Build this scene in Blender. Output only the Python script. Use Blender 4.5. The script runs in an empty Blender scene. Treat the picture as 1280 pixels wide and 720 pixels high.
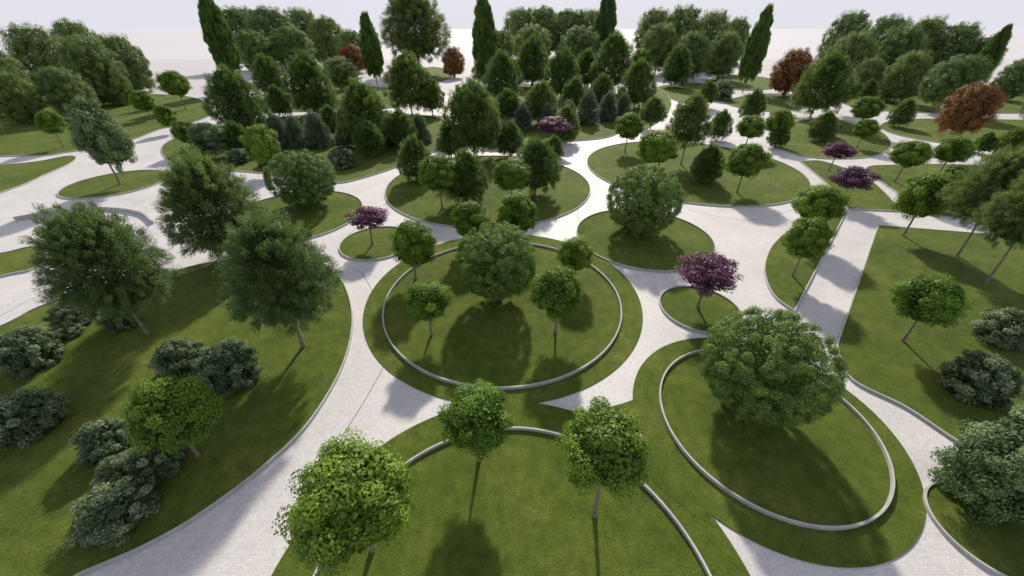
import bpy, numpy as np, math, random
random.seed(4); np.random.seed(4)
scene=bpy.context.scene; COL=scene.collection
# ------------------------------------------------------------------ survey of the site
H=20.0; FP=465.0; HZ=35.0
TH=math.atan2(360-HZ,FP); cT,sT=math.cos(TH),math.sin(TH)
def gp(u,v,z=0.0):
    x=u-640.; d=v-360.
    fw=FP*cT-d*sT; dn=FP*sT+d*cT
    t=(H-z)/dn
    return x*t,fw*t,t
def proj(P):
    P=np.asarray(P,float); x,y,z=P[...,0],P[...,1],P[...,2]-H
    dep=y*cT-z*sT; dd=-(y*sT+z*cT)
    return 640+FP*x/dep, 360+FP*dd/dep
def W(pts): return [gp(u,v)[:2] for u,v in pts]
def cfit(P):
    P=np.array(W(P)); A=np.c_[2*P,np.ones(len(P))]; b=(P**2).sum(1)
    s=np.linalg.lstsq(A,b,rcond=None)[0]; return s[0],s[1],math.sqrt(s[2]+s[0]**2+s[1]**2)

# ------------------------------------------------------------------ node helpers
def mat(name):
    m=bpy.data.materials.new(name); m.use_nodes=True; nt=m.node_tree; nt.nodes.clear()
    return m,nt,nt.nodes,nt.links
def noise(N,L,vec,scale,detail=4,rough=.6):
    n=N.new('ShaderNodeTexNoise'); n.inputs['Scale'].default_value=scale; n.inputs['Detail'].default_value=detail
    n.inputs['Roughness'].default_value=rough; L.new(vec,n.inputs['Vector']); return n.outputs['Fac']
def ramp(N,L,fac,stops):
    r=N.new('ShaderNodeValToRGB'); cr=r.color_ramp
    while len(cr.elements)<len(stops): cr.elements.new(.5)
    for e,(p,c) in zip(cr.elements,stops): e.position=p; e.color=(*c,1)
    L.new(fac,r.inputs[0]); return r.outputs[0]
def mix(N,L,a,b,fac,bt='MIX'):
    m=N.new('ShaderNodeMix'); m.data_type='RGBA'; m.blend_type=bt
    for s,v in ((m.inputs[6],a),(m.inputs[7],b),(m.inputs[0],fac)):
        if hasattr(v,'links') or hasattr(v,'is_output'): L.new(v,s)
        elif isinstance(v,(int,float)): s.default_value=v
        else: s.default_value=(*v,1)
    return m.outputs[2]
def surf(N,L,col,rough=.8,bump=None,bs=.3,bd=.03,spec=.3):
    p=N.new('ShaderNodeBsdfPrincipled'); p.inputs['Roughness'].default_value=rough
    p.inputs['Specular IOR Level'].default_value=spec
    if isinstance(col,tuple): p.inputs['Base Color'].default_value=(*col,1)
    else: L.new(col,p.inputs['Base Color'])
    if bump is not None:
        b=N.new('ShaderNodeBump'); b.inputs['Strength'].default_value=bs; b.inputs['Distance'].default_value=bd
        L.new(bump,b.inputs['Height']); L.new(b.outputs[0],p.inputs['Normal'])
    o=N.new('ShaderNodeOutputMaterial'); L.new(p.outputs[0],o.inputs[0]); return p
def coords(N):
    g=N.new('ShaderNodeNewGeometry'); return g.outputs['Position']

def grass_mat():
    m,nt,N,L=mat('grass'); P=coords(N)
    a=noise(N,L,P,.16,5,.65); b=noise(N,L,P,1.3,6,.75); c=noise(N,L,P,13,4,.8)
    c1=ramp(N,L,a,[(.3,(.066,.104,.016)),(.5,(.092,.134,.021)),(.72,(.148,.174,.038))])
    c2=ramp(N,L,b,[(.3,(.64,.68,.64)),(.7,(1.22,1.15,1.15))])
    c3=ramp(N,L,c,[(.3,(.5,.55,.45)),(.7,(1.45,1.4,1.35))])
    x=mix(N,L,c1,c2,1.0,'MULTIPLY'); x=mix(N,L,x,c3,1.0,'MULTIPLY')
    surf(N,L,x,.9,c,.7,.08,.15); return m
def pave_mat():
    m,nt,N,L=mat('pale_pavers'); P=coords(N)
    br=N.new('ShaderNodeTexBrick'); L.new(P,br.inputs['Vector'])
    br.inputs['Scale'].default_value=1.0; br.inputs['Brick Width'].default_value=.20; br.inputs['Row Height'].default_value=.10
    br.inputs['Mortar Size'].default_value=.006; br.inputs['Mortar Smooth'].default_value=.3
    br.inputs['Color1'].default_value=(.625,.61,.61,1); br.inputs['Color2'].default_value=(.54,.53,.535,1); br.inputs['Mortar'].default_value=(.39,.385,.395,1)
    a=noise(N,L,P,.25,5,.6); s=ramp(N,L,a,[(.3,(.88,.88,.89)),(.7,(1.07,1.06,1.04))])
    c=noise(N,L,P,5,3,.7); s2=ramp(N,L,c,[(.3,(.93,.93,.93)),(.7,(1.05,1.05,1.05))])
    x=mix(N,L,br.outputs['Color'],s,1.0,'MULTIPLY'); x=mix(N,L,x,s2,1.0,'MULTIPLY')
    surf(N,L,x,.6,br.outputs['Fac'],-.2,.01,.4); return m
def simple_mat(name,c,var=.15,scale=2.,rough=.8):
    m,nt,N,L=mat(name); P=coords(N); a=noise(N,L,P,scale,5,.65)
    s=ramp(N,L,a,[(.3,tuple(v*(1-var) for v in c)),(.7,tuple(v*(1+var) for v in c))])
    surf(N,L,s,rough,a,.2,.02); return m
GRASS=grass_mat(); PAVE=pave_mat()
STONE=simple_mat('pale_stone',(.42,.42,.41),.15,1.5)
DRAIN=simple_mat('drain_grate',(.20,.20,.21),.3,5)
PLAIN=simple_mat('pale_plain',(.49,.47,.49),.04,.01)
FAR=simple_mat('haze_tinted_plain',(.53,.52,.56),.02,.002)  # distance haze painted into the base colour, close to the sky tone
BARK=simple_mat('bark',(.24,.20,.16),.35,6)
def leaf_mat(name,dark,mid,light,trans=.4):
    m,nt,N,L=mat(name)
    at=N.new('ShaderNodeAttribute'); at.attribute_name='tint'
    c=ramp(N,L,at.outputs['Fac'],[(0,dark),(.5,mid),(1,light)])
    oi=N.new('ShaderNodeObjectInfo')
    v=ramp(N,L,oi.outputs['Random'],[(0,(.84,.92,.88)),(1,(1.22,1.12,1.02))])
    c=mix(N,L,c,v,1.0,'MULTIPLY')
    p=N.new('ShaderNodeBsdfPrincipled'); p.inputs['Roughness'].default_value=.55; p.inputs['Specular IOR Level'].default_value=.3
    L.new(c,p.inputs['Base Color'])
    t=N.new('ShaderNodeBsdfTranslucent'); L.new(c,t.inputs[0])
    ms=N.new('ShaderNodeMixShader'); ms.inputs[0].default_value=trans
    L.new(p.outputs[0],ms.inputs[1]); L.new(t.outputs[0],ms.inputs[2])
    o=N.new('ShaderNodeOutputMaterial'); L.new(ms.outputs[0],o.inputs[0]); return m

# ------------------------------------------------------------------ mesh helpers
def add(name,verts,faces,m,kind=None,label=None,cat=None,group=None,smooth=False):
    me=bpy.data.meshes.new(name); me.from_pydata([tuple(v) for v in verts],[],faces); me.materials.append(m); me.update()
    o=bpy.data.objects.new(name,me); COL.objects.link(o)
    if kind: o['kind']=kind
    if label: o['label']=label
    if cat: o['category']=cat
    if group: o['group']=group
    return o
def circ(c,n=160): return [(c[0]+c[2]*math.cos(2*math.pi*i/n),c[1]+c[2]*math.sin(2*math.pi*i/n)) for i in range(n)]
def crom(pts,n=10):
    out=[]; N=len(pts)
    for i in range(N):
        p0,p1,p2,p3=[np.array(pts[(i+j)%N]) for j in (-1,0,1,2)]
        if np.allclose(p1,p2): continue
        for k in range(n):
            t=k/n; out.append(tuple(.5*((2*p1)+(-p0+p2)*t+(2*p0-5*p1+4*p2-p3)*t*t+(-p0+3*p1-3*p2+p3)*t**3)))
    r=[out[0]]
    for p in out[1:]:
        if math.dist(p,r[-1])>.02: r.append(p)
    return r
def ccw(P):
    a=sum(P[i-1][0]*P[i][1]-P[i][0]*P[i-1][1] for i in range(len(P)))
    return P if a>0 else P[::-1]
LZ=[.05]
def lawn(P,top=None):
    P=ccw(P); n=len(P)
    if top is None: LZ[0]+=.004; top=LZ[0]
    v=[(x,y,top) for x,y in P]+[(x,y,-.02) for x,y in P]
    f=[list(range(n))]+[[i,i+n,(i+1)%n+n,(i+1)%n] for i in range(n)]
    return add('lawn',v,f,GRASS,kind='structure')
def kerb(P,w=.11,h=.20,lab='low pale stone kerb curving around a green lawn'):
    P=ccw(P); n=len(P); A=np.array(P); 
    d1=A-np.roll(A,1,0); d2=np.roll(A,-1,0)-A
    d1/=np.linalg.norm(d1,axis=1)[:,None]; d2/=np.linalg.norm(d2,axis=1)[:,None]
    nn=np.c_[(d1+d2)[:,1],-(d1+d2)[:,0]]; nn/=np.maximum(np.linalg.norm(nn,axis=1)[:,None],1e-6)
    cs=np.maximum((nn[:,0]*d1[:,1]-nn[:,1]*d1[:,0]),.5)
    o=A+nn*(w/2/cs)[:,None]; i_=A-nn*(w/2/cs)[:,None]
    b=.008
    prof=[(o,-.03),(o,h-b),(o*(1-b/w)+i_*(b/w),h),(i_*(1-b/w)+o*(b/w),h),(i_,h-b),(i_,-.03)]
    v=[];f=[]
    for q,z in prof: v+=[(x,y,z) for x,y in q]
    for k in range(5):
        for i in range(n):
            j=(i+1)%n; f.append([k*n+i,k*n+j,(k+1)*n+j,(k+1)*n+i])
    return add('stone_kerb',v,f,STONE,label=lab,cat='kerb',group='pale stone kerbs around the lawns')
def crom_open(pts,n=10):
    q=[pts[0]]+list(pts)+[pts[-1]]; out=[]
    for i in range(1,len(q)-2):
        p0,p1,p2,p3=[np.array(q[i+j]) for j in (-1,0,1,2)]
        for k in range(n):
            t=k/n; out.append(tuple(.5*((2*p1)+(-p0+p2)*t+(2*p0-5*p1+4*p2-p3)*t*t+(-p0+3*p1-3*p2+p3)*t**3)))
    out.append(tuple(q[-1])); return out
def offs(pts,w):
    A=np.array(crom_open(W(pts))); d=np.gradient(A,axis=0); d/=np.linalg.norm(d,axis=1)[:,None]
    nn=np.c_[-d[:,1],d[:,0]]*w/2; return A+nn,A-nn
def strip(pts,w,z,name,m):
    a,b=offs(pts,w); n=len(a)
    v=[(x,y,z) for x,y in a]+[(x,y,z) for x,y in b]
    f=[[i,i+1,i+1+n,i+n] for i in range(n-1)]
    return add(name,v,f,m,kind='structure')
def wall(pts,w,h):
    a,b=offs(pts,w); n=len(a)
    v=[(x,y,-.05) for x,y in a]+[(x,y,h) for x,y in a]+[(x,y,h) for x,y in b]+[(x,y,-.05) for x,y in b]
    f=[[k*n+i,k*n+i+1,(k+1)*n+i+1,(k+1)*n+i] for k in range(3) for i in range(n-1)]
    f+=[[0,n,2*n,3*n],[n-1,2*n-1,3*n-1,4*n-1]]
    return add('stone_wall',v,f,STONE,label='low curved grey stone wall beside the pale path',cat='wall')

# ------------------------------------------------------------------ ground sheets
def quad(name,x0,y0,x1,y1,z,m):
    return add(name,[(x0,y0,z),(x1,y0,z),(x1,y1,z),(x0,y1,z)],[[0,1,2,3]],m,kind='structure')
quad('paved_path',-190,-20,190,150,0,PAVE)
quad('ground',-900,-60,900,gp(640,74)[1],-.06,PLAIN)
quad('distant_plain',-12000,-100,12000,12000,-.5,FAR)  # sheet out to the horizon, its haze is only colour

# ------------------------------------------------------------------ circular beds
C={'A':[(481,400),(490,430),(515,455),(560,476),(628,487),(690,481),(740,458),(770,425),(777,400),(765,362),(742,338),(700,317),(486,375),(505,345),(540,322),(575,310)],
'C':[(820,500),(822,480),(838,460),(860,448),(880,443),(850,562),(900,607),(960,642),(1020,661),(1060,664),(1095,643),(1110,610),(1105,575),(1085,535),(1060,505)],
'B':[(725,285),(728,297),(745,320),(780,337),(820,343),(860,336),(883,318),(886,300),(870,283),(850,273),(740,270),(765,263)],
'D':[(827,375),(832,392),(850,410),(880,419),(905,415),(920,398),(921,385),(905,370),(880,361),(850,361)],
'E':[(484,232),(492,250),(520,272),(560,285),(610,291),(660,286),(700,270),(722,252),(727,235),(715,215),(700,203)],
'F':[(742,205),(748,218),(780,237),(840,258),(900,262),(950,256),(985,240),(995,225),(985,207),(965,195)],
'G':[(427,308),(433,320),(460,327),(495,320),(430,300),(445,290),(470,287)],
'Z':[(395,718),(510,580),(550,557),(600,545),(650,541),(700,547),(750,563),(800,600),(850,660),(877,718)],
'Ao':[(458,400),(470,360),(500,325),(800,400),(795,365),(770,335),(730,312),(500,470),(555,500),(725,500),(780,445)],
'Co':[(788,492),(795,465),(815,440),(850,428),(885,423),(800,530),(840,590),(960,690),(1020,705),(1075,712),(1120,700),(1150,660),(1155,625),(1140,580),(1110,535),(1060,490)],
'Zo':[(340,720),(370,665),(420,605),(480,560),(550,520),(900,660),(935,720),(760,530),(830,580)],
'I':[(450,258),(445,275),(420,290),(390,296),(435,245),(415,239)],
'H':[(92,233),(100,226),(130,245),(165,243),(199,225),(195,213)],
'J':[(1162,610),(1160,630),(1170,660),(1190,682),(1240,712),(1200,605)]}
K={k:cfit(v) for k,v in C.items()}
for k in ('Zo','Ao','Co'): lawn(circ(K[k],200))
lawn(W([(690,513),(735,516),(775,506),(792,500),(800,545),(850,615),(903,664),(860,640),(790,580),(740,550)]))
for k in ('A','C','Z'):
    c=K[k]; lawn(circ((c[0],c[1],c[2]-.05),200),top={'A':.074,'C':.078,'Z':.082}[k])
    kerb(circ(c,200),.115,.30,'low pale stone ring wall around a round lawn')
for k in 'BDEFGIHJ':
    lawn(circ(K[k],120)); kerb(circ(K[k],120),.11,.20)
# ------------------------------------------------------------------ free-form beds
FREE=[
 [(60,745),(100,720),(180,685),(250,645),(330,585),(390,525),(430,455),(441,400),(432,360),(415,338),(385,322),(330,322),(260,330),(200,345),(120,362),(50,385),(0,410),(-150,470),(-320,560),(-320,560),(-250,790),(-250,790)],
 [(-400,193),(-400,193),(0,196),(90,190),(160,177),(205,161),(255,149),(264,138),(240,122),(170,118),(60,122),(-300,130)],
 [(-300,215),(0,207),(85,196),(93,202),(60,218),(0,242),(-300,330),(-300,330)],
 [(-300,345),(-100,330),(0,318),(40,310),(60,322),(40,338),(0,347),(-200,400)],
 [(203,192),(210,178),(250,165),(340,148),(450,142),(540,146),(558,160),(550,185),(505,206),(450,224),(420,229),(385,222),(340,218),(280,213),(225,208)],
 [(565,172),(600,150),(680,143),(750,146),(775,160),(760,172),(700,178),(600,182)],
 [(745,150),(765,120),(820,112),(838,125),(832,145),(800,165),(775,168)],
 [(600,82),(640,74),(720,74),(745,84),(720,94),(640,96)],
 [(500,95),(540,84),(570,92),(540,104)],
 [(880,104),(915,94),(960,98),(975,108),(930,113)],
 [(905,128),(950,118),(1010,120),(1020,132),(960,140)],
 [(820,110),(870,104),(905,112),(890,126),(850,128)],
 [(960,178),(975,160),(1010,150),(1060,151),(1100,165),(1113,182),(1095,195),(1050,199),(1000,195)],
 [(1000,203),(1000,203),(1030,203),(1085,225),(1127,265),(1127,265),(1060,262),(1060,262),(1030,228)],
 [(1056,268),(1056,268),(992,390),(992,390),(968,372),(957,350),(956,330),(966,307),(990,287),(1022,273)],
 [(1097,283),(1097,283),(1210,292),(1330,302),(1600,330),(1600,330),(1600,660),(1600,660),(1360,640),(1290,603),(1200,556),(1130,510),(1062,474),(1045,433),(1045,433)],
 [(1082,212),(1120,207),(1200,207),(1320,215),(1500,235),(1500,300),(1330,288),(1205,275),(1150,266),(1125,245)],
 [(1100,160),(1130,150),(1250,150),(1450,158),(1600,185),(1500,198),(1280,190),(1150,175)],
 [(1040,118),(1100,108),(1250,112),(1440,125),(1440,140),(1250,142),(1120,140),(1060,132)],
 [(560,135),(600,112),(680,105),(745,112),(740,132),(660,138)],
 [(300,140),(330,118),(420,108),(500,112),(530,128),(480,136),(380,140)],
]
for P in FREE:
    Q=crom(W(P)); lawn(Q); kerb(Q)
wall([(20,276),(70,268),(130,263),(175,268),(192,280)],.2,.5)
for P in ([(428,545),(462,490),(486,440),(480,400),(455,345),(440,335)],[(430,300),(470,262),(520,232),(560,210)],
          [(735,300),(722,262),(748,232),(738,205),(725,180)],[(0,395),(60,365),(160,330),(215,318)],[(860,262),(930,275),(990,262),(1035,235)]):
    strip(P,.06,.004,'drain_channel',DRAIN)

# ------------------------------------------------------------------ foliage prototypes
def nrm(a): return a/np.maximum(np.linalg.norm(a,axis=1)[:,None],1e-9)
def crown_mesh(name,seed,prof,nc,cr,nl,ll,lw,m,up=.3,stretch=0.,flat=1.,inner=.3,needle=False,core=.12,jit=.12):
    R=np.random.RandomState(seed)
    hh=np.linspace(-.97,.97,400); wts=np.array([prof(x)+.12 for x in hh]); cdf=np.cumsum(wts)/wts.sum()
    q=(np.arange(nc)+.5)/nc; h=np.interp(q,cdf,hh)+R.normal(size=nc)*.04
    h=np.clip(h,-1,1); az=np.arange(nc)*2.39996+R.normal(size=nc)*.35+R.uniform(0,6.28)
    inn=R.uniform(size=nc)<inner
    s=np.where(inn,R.uniform(.25,.75,nc),1+R.uniform(-jit,jit*.4,nc))
    h[-3:]=.93; s[-3:]=[.2,.7,.9]; inn[-3:]=False; s_h=np.where(inn,.8,s); s_h[-3:]=.97
    rad=np.array([prof(x) for x in h])*s
    cc=np.c_[rad*np.cos(az),rad*np.sin(az),h*s_h]*(1-cr*.8)
    csz=cr*R.uniform(.7,1.25,nc); csz[-3:]=cr*1.1; ctint=R.uniform(-.22,.22,nc)
    idx=R.randint(0,nc,nl)
    d=nrm(R.normal(size=(nl,3))); u=R.uniform(.1,1,nl)**.45
    off=d*(u*csz[idx])[:,None]; off[:,2]*=flat
    outw=nrm(cc+1e-6)
    if stretch>0: off+=outw[idx]*(R.uniform(-.5,1.,nl)*csz[idx]*stretch)[:,None]
    c=cc[idx]+off
    L_=ll*R.uniform(.6,1.3,nl); Wd=lw*R.uniform(.7,1.3,nl)
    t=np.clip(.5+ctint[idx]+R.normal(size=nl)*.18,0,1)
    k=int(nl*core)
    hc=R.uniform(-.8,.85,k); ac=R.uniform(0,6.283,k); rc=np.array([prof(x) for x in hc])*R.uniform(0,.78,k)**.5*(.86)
    c[:k]=np.c_[rc*np.cos(ac),rc*np.sin(ac),hc*.9]; L_[:k]*=2.2 if not needle else 1.4; Wd[:k]*=2.2 if not needle else 4; t[:k]=R.uniform(.1,.4,k); outk=nrm(c[:k]+1e-6)  # core leaves tinted darker: inner crown shade put into their colour
    o2=outw[idx].copy(); o2[:k]=outk
    L_=L_[:,None]; Wd=Wd[:,None]
    if needle:
        a=nrm(d*.6+o2*(.5+stretch)+R.normal(size=(nl,3))*.4+np.array([0,0,up]))
        b=nrm(np.cross(nrm(d*.6+o2*.3+np.array([0,0,.9])+R.normal(size=(nl,3))*.3),a))
    else:
        n0=nrm(d*.9+o2*.6+np.array([0,0,up])+R.normal(size=(nl,3))*.42)
        a=nrm(np.cross(n0,R.normal(size=(nl,3)))); b=np.cross(n0,a)
    n_=np.cross(a,b)
    v=np.empty((nl,4,3)); v[:,0]=c-a*L_*.5; v[:,1]=c+b*Wd*.5+n_*Wd*.12; v[:,2]=c+a*L_*.5; v[:,3]=c-b*Wd*.5+n_*Wd*.12
    me=bpy.data.meshes.new(name); me.vertices.add(nl*4); me.vertices.foreach_set('co',v.ravel())
    me.loops.add(nl*4); me.loops.foreach_set('vertex_index',np.arange(nl*4,dtype=np.int32))
    me.polygons.add(nl); me.polygons.foreach_set('loop_start',np.arange(0,nl*4,4,dtype=np.int32))
    at=me.attributes.new('tint','FLOAT','FACE'); at.data.foreach_set('value',t.astype(np.float32))
    me.materials.append(m); me.update(calc_edges=True); return me
sph=lambda h: math.sqrt(max(0,1-h*h))
def egg(h): u=(h+1)/2; return max(0,math.sin(math.pi*u**.65))**.65
def fir(h): u=min(max((h+1)/2,0),1); return min(1,(u*4.5)**.6)*(1-u**1.7)**.62
def broad(h): u=min(max((h+1)/2,0),1); return min(1,(u*3.2)**.6)*(1-u**2.1)**.55
def spin(h): u=(h+1)/2; return max(0,math.sin(math.pi*u**.65))**.6
def cone(h): u=min(max((h+1)/2,0),1); return (1-u**1.4)**.6*min(1,u*6)
def dome(h): return math.sqrt(max(0,1-h*h)) if h>-.3 else .95*math.sqrt(max(0,1-(h*1.05)**4))
M_R=leaf_mat('linden_leaves',(.060,.120,.012),(.155,.275,.027),(.28,.44,.05))
M_S=leaf_mat('dense_leaves',(.065,.130,.026),(.160,.265,.056),(.30,.42,.11))
M_W=leaf_mat('feathery_leaves',(.075,.120,.036),(.165,.240,.078),(.32,.41,.16),.45)
M_D=leaf_mat('dark_leaves',(.050,.102,.022),(.128,.210,.050),(.26,.36,.10),.42)
M_K=leaf_mat('oak_leaves',(.070,.130,.034),(.155,.240,.066),(.29,.39,.13),.42)
M_H=leaf_mat('shrub_leaves',(.038,.075,.030),(.100,.158,.072),(.42,.50,.33),.25)
M_U=leaf_mat('plum_leaves',(.05,.015,.04),(.145,.048,.120),(.34,.17,.29))
M_O=leaf_mat('copper_leaves',(.11,.050,.015),(.24,.115,.040),(.40,.22,.08))
M_P=leaf_mat('poplar_leaves',(.050,.105,.022),(.118,.21,.046),(.22,.34,.09))
M_X=leaf_mat('spruce_needles',(.060,.105,.058),(.140,.205,.125),(.27,.35,.25),.3)
M_G=leaf_mat('ivy_leaves',(.055,.108,.040),(.135,.215,.088),(.28,.37,.18),.3)
def protos(n,*a,**k): return [crown_mesh('crown_leaves',s*7+k.get('sd',1),*a,**{q:w for q,w in k.items() if q!='sd'}) for s in range(n)]
KIND={
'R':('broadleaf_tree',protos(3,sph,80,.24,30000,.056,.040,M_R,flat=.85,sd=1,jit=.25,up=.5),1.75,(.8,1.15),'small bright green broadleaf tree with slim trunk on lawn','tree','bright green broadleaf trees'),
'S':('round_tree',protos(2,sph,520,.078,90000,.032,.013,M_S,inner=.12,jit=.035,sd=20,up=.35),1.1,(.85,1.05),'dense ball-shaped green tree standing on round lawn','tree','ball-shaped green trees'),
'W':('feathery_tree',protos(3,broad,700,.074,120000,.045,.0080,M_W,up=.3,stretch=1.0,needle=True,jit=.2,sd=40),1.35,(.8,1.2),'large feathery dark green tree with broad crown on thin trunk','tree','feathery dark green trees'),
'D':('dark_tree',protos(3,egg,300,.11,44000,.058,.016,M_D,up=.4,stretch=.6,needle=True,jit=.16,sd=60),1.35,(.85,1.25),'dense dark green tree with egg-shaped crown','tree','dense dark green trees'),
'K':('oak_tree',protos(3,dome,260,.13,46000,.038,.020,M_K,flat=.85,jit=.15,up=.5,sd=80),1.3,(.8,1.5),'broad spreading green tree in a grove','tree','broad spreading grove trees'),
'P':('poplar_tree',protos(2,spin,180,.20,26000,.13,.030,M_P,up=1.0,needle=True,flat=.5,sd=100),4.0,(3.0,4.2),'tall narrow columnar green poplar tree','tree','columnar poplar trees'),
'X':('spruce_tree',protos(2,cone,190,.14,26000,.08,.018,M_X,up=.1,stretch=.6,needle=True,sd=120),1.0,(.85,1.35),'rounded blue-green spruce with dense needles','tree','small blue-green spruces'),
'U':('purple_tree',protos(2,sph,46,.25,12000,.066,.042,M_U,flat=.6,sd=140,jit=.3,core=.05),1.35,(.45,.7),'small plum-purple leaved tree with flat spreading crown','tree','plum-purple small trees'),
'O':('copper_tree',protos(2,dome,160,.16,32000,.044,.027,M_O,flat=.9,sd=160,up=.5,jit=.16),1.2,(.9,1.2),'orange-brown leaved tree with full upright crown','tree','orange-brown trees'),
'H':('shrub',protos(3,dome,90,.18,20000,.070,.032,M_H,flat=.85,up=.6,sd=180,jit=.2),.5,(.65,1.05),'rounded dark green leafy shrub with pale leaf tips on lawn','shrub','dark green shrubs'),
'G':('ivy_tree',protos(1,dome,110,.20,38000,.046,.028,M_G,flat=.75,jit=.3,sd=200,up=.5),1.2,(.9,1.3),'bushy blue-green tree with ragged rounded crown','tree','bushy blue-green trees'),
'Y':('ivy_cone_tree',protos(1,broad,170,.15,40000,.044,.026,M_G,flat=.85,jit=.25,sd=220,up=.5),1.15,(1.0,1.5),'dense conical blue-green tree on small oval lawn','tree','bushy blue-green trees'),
}
def tube(v,f,pts,rad,n=8):
    pts=np.array(pts,float); base=len(v)
    for i,p in enumerate(pts):
        t=pts[min(i+1,len(pts)-1)]-pts[max(i-1,0)]; t/=np.linalg.norm(t)
        a=np.cross(t,[.31,.95,.05]); a/=np.linalg.norm(a); b=np.cross(t,a)
        for k in range(n):
            q=2*math.pi*k/n; v.append(tuple(p+(a*math.cos(q)+b*math.sin(q))*rad[i]))
    for i in range(len(pts)-1):
        for k in range(n): f.append([base+i*n+k,base+i*n+(k+1)%n,base+(i+1)*n+(k+1)%n,base+(i+1)*n+k])
    f.append([base+(len(pts)-1)*n+k for k in range(n)])
SU=np.array([(sph(h)*math.cos(a),sph(h)*math.sin(a),h) for h in np.linspace(-1,1,13) for a in np.linspace(0,2*math.pi,16,endpoint=False)])
CNT=[0]
def tree(kd,x0,y0,x1,y1,base=None,k=None):
    name,prs,kk,(alo,ahi),lab,cat,grp=KIND[kd]
    if name=='ivy_cone_tree': name='ivy_tree'
    if k: kk=k
    tx,ty=(x0+x1)/2,(y0+y1)/2; w,h=x1-x0,y1-y0
    px,py=tx,ty
    rho=w/2.; rhv=rho*(alo+ahi)/2; bx=by=None
    if base:
        bx,by,_=gp(*base); X,Y=bx,by
        dn=FP*sT+(py-360)*cT; fw=FP*cT-(py-360)*sT; t=Y/fw; R=rho*t; Rv=rhv*t; zc=H-t*dn
    for it in range(14):
        if not base:
            dn=FP*sT+(py-360)*cT; fw=FP*cT-(py-360)*sT
            t=H/max(dn+(.62*rhv if kd=='H' else kk*rho),6.)
            X,Y,zc=(px-640)*t,fw*t,H-t*dn; R,Rv=rho*t,rhv*t
        P=SU*np.array([R,R,Rv])+np.array([X,Y,zc]); u,vv=proj(P)
        mw,mh=u.max()-u.min(),vv.max()-vv.min(); mx,my=(u.max()+u.min())/2,(vv.max()+vv.min())/2
        dep=(Y*cT-(zc-H)*sT)/FP
        if base:
            R*=(w/mw)**.8; Rv=min(max(Rv*(h/mh)**.8,alo*R),ahi*R)
            zc+=(my-ty)*dep*.8; X+=(tx-mx)*dep*.8
            X=min(max(X,bx-.5*R),bx+.5*R); zc=max(zc,Rv*.95)
        else:
            rho*=(w/mw)**.8; rhv=min(max(rhv*(h/mh)**.8,alo*rho),ahi*rho)
            px+=(tx-mx)*.8; py+=(ty-my)*.8
    if bx is None: bx,by=X,Y
    i=CNT[0]; CNT[0]+=1; rnd=random.Random(i*13+5)
    cm=prs[i%len(prs)]
    root=bpy.data.objects.new(name,None); root.empty_display_size=.3; COL.objects.link(root); root.location=(bx,by,.05)
    root['label']=lab; root['category']=cat; root['group']=grp
    cr=bpy.data.objects.new('foliage' if kd=='H' else 'crown',cm); COL.objects.link(cr); cr.parent=root
    cr.location=(X-bx,0,zc-.05); cr.scale=(R*1.05,R*1.05,Rv*1.05); cr.rotation_euler=(0,0,rnd.uniform(0,6.28))
    v=[];f=[]; C0=np.array([X-bx,0,zc-.05])
    tr=(.035*R+.04) if kd!='H' else .03*R
    if kd in 'WD': tr=.024*R+.04
    top=C0+np.array([0,0,Rv*(.35 if kd not in 'PX' else .8)])
    if kd=='H':
        for q in range(6):
            a=rnd.uniform(0,6.28); tube(v,f,[(0,0,-.1),(.25*R*math.cos(a),.25*R*math.sin(a),zc*.6),(.6*R*math.cos(a),.6*R*math.sin(a),zc+.3*Rv)],[tr,tr*.7,tr*.3],6)
    else:
        pts=[];rs=[]
        for s in np.linspace(0,1,7):
            w_=rnd.uniform(-.02,.02)*R*(s>0)
            pts.append(np.array([top[0]*s**1.3+w_,w_,-.12+(top[2]+.12)*s])); rs.append(tr*(1.35 if s==0 else 1-.75*s))
        tube(v,f,pts,rs)
        z0=max(.25*zc,zc-Rv*.9)
        for q in range(10):
            a=q*2.4+rnd.uniform(-.4,.4); zz=z0+(top[2]-z0)*(q/10.)
            s=zz/top[2]; p0=np.array([top[0]*s**1.3,0,zz]); rr=rnd.uniform(.5,.75)*R*(1 if kd not in 'PX' else .6)
            p2=C0*np.array([1,1,0])+np.array([rr*math.cos(a),rr*math.sin(a),min(zz+.45*Rv,zc+.6*Rv)])
            tube(v,f,[p0,(p0+p2)/2+np.array([0,0,-.05*R]),p2],[tr*.5,tr*.35,tr*.12],5)
    me=bpy.data.meshes.new('trunk'); me.from_pydata(v,[],f); me.materials.append(BARK); me.update()
    me.polygons.foreach_set('use_smooth',[True]*len(me.polygons))
    to=bpy.data.objects.new('stem' if kd=='H' else 'trunk',me); COL.objects.link(to); to.parent=root
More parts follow.
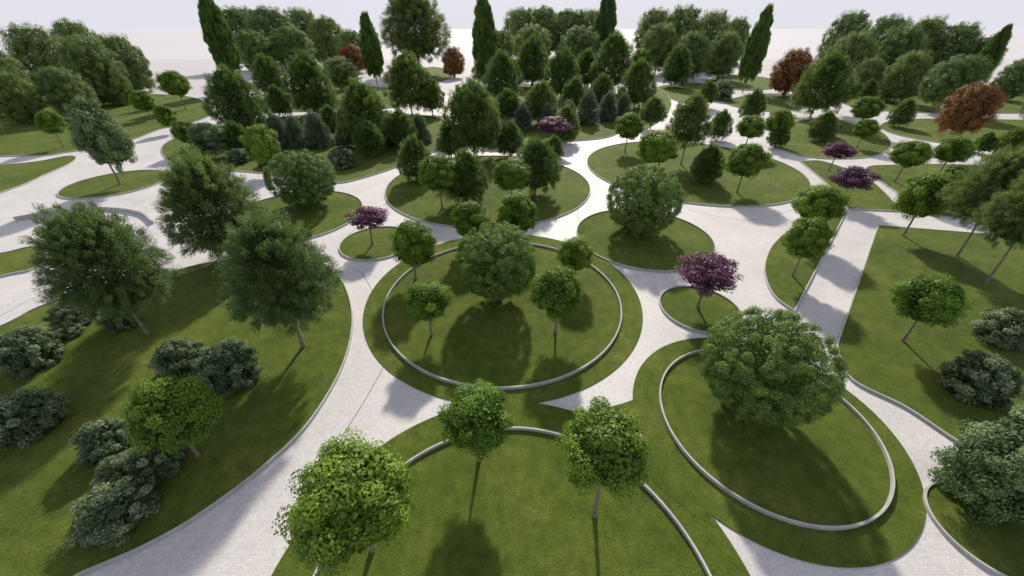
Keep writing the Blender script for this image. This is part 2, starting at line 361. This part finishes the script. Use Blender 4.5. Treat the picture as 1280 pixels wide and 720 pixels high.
T=[
# bright broadleaf
('R',353,545,518,713,(466,688)),('R',550,477,642,570,(599,576)),('R',698,503,818,618,(743,645)),('R',148,468,272,567,(248,571)),
('R',505,350,564,402,(540,419)),('R',664,331,732,398,(694,416)),('R',696,295,743,340,(719,352)),('R',487,270,545,338,(520,349)),
('R',564,250,612,300),('R',622,240,674,293),('R',1112,341,1217,408,(1127,428)),('R',976,270,1045,325,(990,347)),('R',990,230,1063,280),
('R',1117,215,1200,275,(1128,296)),('R',905,178,963,222,(921,241)),('R',795,163,850,205,(823,222)),('R',768,140,806,175),('R',520,192,575,240),
('R',615,198,665,238),('R',300,155,352,205),('R',40,137,85,168,(80,185)),('R',195,87,240,122),('R',160,112,195,140),('R',190,130,222,160),('R',212,150,250,180),
('R',1062,120,1108,150),('R',1065,148,1102,172),('R',1110,175,1170,210),('R',1165,170,1222,205),('R',1175,205,1225,232),('R',920,145,960,172),('R',955,135,995,168),
('R',1040,100,1080,125),('R',790,60,815,85),('R',1150,215,1200,245),
# ball-shaped
('S',878,386,1055,532,(943,508)),('S',571,278,669,374,(623,374)),('S',760,207,853,292,(798,289)),('S',331,188,420,257,(385,257)),
# feathery
('W',20,236,214,417,(186,419)),('W',264,256,422,420,(380,434)),('W',184,179,334,334,None,1.3),('W',1160,165,1300,300,(1195,322)),('W',1205,190,1360,330,(1230,356)),
('W',470,-20,562,78,None,1.2),
# dark
('D',552,97,628,190),('D',835,112,893,185,(851,206)),('D',250,80,332,165),('D',352,62,418,142),('D',418,97,488,178),('D',478,62,540,137),('D',312,62,360,126),
('D',604,62,652,128),('D',643,42,687,107),('D',680,58,726,122),('D',740,38,795,112),('D',775,70,822,135),('D',993,62,1072,142),('D',495,165,540,228),('D',555,185,610,252),
('D',640,170,700,238),('D',865,178,908,228),('D',828,50,868,112),('D',655,100,697,150),('D',615,110,655,150),('D',885,135,918,175),('D',680,165,705,205),('D',1012,135,1050,178),
('D',395,130,430,170),('D',620,150,655,195),('D',700,95,735,140),('D',870,100,900,130),('D',1085,60,1125,105),('D',960,150,990,185),
('D',410,70,440,115),('D',520,95,556,140),('D',715,60,750,110),('D',330,100,365,150),('D',440,150,480,190),('D',590,60,620,110),('D',480,135,520,180),
('D',275,150,315,190),('D',690,130,725,175),('D',545,150,580,195),('D',735,90,770,140),('D',380,95,420,150),('D',1070,95,1100,130),('D',925,110,960,150),('D',800,120,835,155),
('D',1110,120,1150,160),('D',1240,150,1290,205),('D',1215,160,1250,195),
# poplars
('P',243,-4,300,84),('P',447,12,478,98),('P',590,-6,620,84),('P',743,-8,772,62),('P',925,0,970,108),('P',1215,28,1270,98),
# copper
('O',552,52,581,102),('O',422,54,458,92),('O',962,58,1020,120),('O',1157,88,1244,182,(1186,196)),('O',725,70,750,90),
# plum
('U',432,255,490,288,(466,306)),('U',842,311,928,371,(872,385)),('U',1024,176,1074,200),('U',1037,206,1100,239),('U',668,145,715,167),('U',622,145,642,160),
# bushy
('Y',75,110,172,220,(150,231)),('G',1168,470,1400,705,None,1.2),('G',232,152,285,190),
# spruces
('X',325,135,368,195),('X',350,140,388,192),('X',374,134,417,194),('X',695,124,725,168),('X',718,110,752,163),('X',745,112,775,158),('X',765,115,792,155),('X',510,140,540,185),
('X',572,140,602,178),('X',598,128,622,168),('X',640,128,668,168),('X',670,128,698,165),('X',415,155,445,185),
# groves
('K',-70,30,50,165),('K',0,16,110,140),('K',70,32,165,145),('K',120,34,194,125),('K',-20,80,60,165),('K',40,80,120,145),('K',-40,50,40,140),('K',60,18,145,110),('K',-90,90,0,190),('K',100,68,165,135),
('K',268,4,340,80),('K',305,4,375,85),('K',350,6,408,82),('K',385,16,436,88),('K',400,70,450,110),('K',290,35,350,95),('K',420,34,462,88),('K',335,30,395,90),
('K',628,6,675,72),('K',655,4,702,72),('K',685,8,732,72),('K',712,8,760,72),('K',640,28,690,80),('K',608,34,645,80),('K',700,30,750,80),
('K',792,6,842,82),('K',820,2,880,95),('K',858,2,914,100),('K',895,4,940,98),('K',800,26,850,90),('K',880,36,930,100),('K',840,36,890,100),
('K',1022,8,1090,95),('K',1060,6,1140,115),('K',1110,4,1190,115),('K',1150,10,1230,120),('K',1190,24,1260,125),('K',1100,60,1170,130),('K',1150,65,1240,135),('K',1275,60,1370,170),('K',1030,36,1100,105),('K',1080,28,1160,110),
('K',1270,160,1330,230),('K',1060,70,1110,120),('K',1235,60,1300,140),
# shrubs
('H',-20,408,82,472),('H',-30,482,88,562),('H',184,418,260,482),('H',240,424,326,496),('H',84,510,172,594),('H',112,552,190,632),('H',150,538,234,612),('H',76,590,202,688),
('H',55,370,120,420),('H',120,375,175,420),('H',1168,435,1290,518),('H',1212,370,1310,455),('H',410,185,447,215),('H',880,100,920,130),('H',1010,140,1052,178),
('H',600,160,640,185),('H',660,112,700,150),('H',470,150,510,185),('H',440,165,475,190),('H',430,120,460,150),('H',60,400,110,425),
('H',280,185,315,208),('H',320,190,352,212),('H',545,170,575,190),('H',690,155,720,175),
]
for a in T: tree(*a)

# ------------------------------------------------------------------ light, sky, camera
AZ=math.radians(5); EL=math.radians(33)
sd=np.array([math.sin(AZ)*math.cos(EL),math.cos(AZ)*math.cos(EL),math.sin(EL)])
from mathutils import Vector
l=bpy.data.lights.new('sun','SUN'); l.energy=5.0; l.angle=math.radians(2.5); l.color=(1,.915,.78)
lo=bpy.data.objects.new('sun',l); COL.objects.link(lo); lo.rotation_euler=Vector(sd).to_track_quat('Z','Y').to_euler()
w=bpy.data.worlds.new('World'); scene.world=w; w.use_nodes=True; N=w.node_tree.nodes; L=w.node_tree.links; N.clear()
sk=N.new('ShaderNodeTexSky'); sk.sky_type='NISHITA'; sk.sun_disc=False; sk.sun_elevation=EL; sk.sun_rotation=AZ; sk.dust_density=2.5; sk.air_density=1.0
tc=N.new('ShaderNodeTexCoord'); sx=N.new('ShaderNodeSeparateXYZ'); L.new(tc.outputs['Generated'],sx.inputs[0])
fac=ramp(N,L,sx.outputs['Z'],[(0,(1,1,1)),(.15,(.95,.95,.95)),(.7,(.4,.4,.4))])
m_=mix(N,L,sk.outputs[0],(7.1,7.05,7.7),fac)
bg=N.new('ShaderNodeBackground'); bg.inputs[1].default_value=.109; L.new(m_,bg.inputs[0])
ow=N.new('ShaderNodeOutputWorld'); L.new(bg.outputs[0],ow.inputs[0])
cam=bpy.data.cameras.new('camera'); cam.sensor_width=36; cam.lens=FP/1280*36; cam.clip_end=20000
co=bpy.data.objects.new('camera',cam); COL.objects.link(co); co.location=(0,0,H); co.rotation_euler=(math.pi/2-TH,0,0)
scene.camera=co
scene.view_settings.view_transform='Standard'; scene.view_settings.look='None'; scene.view_settings.exposure=0
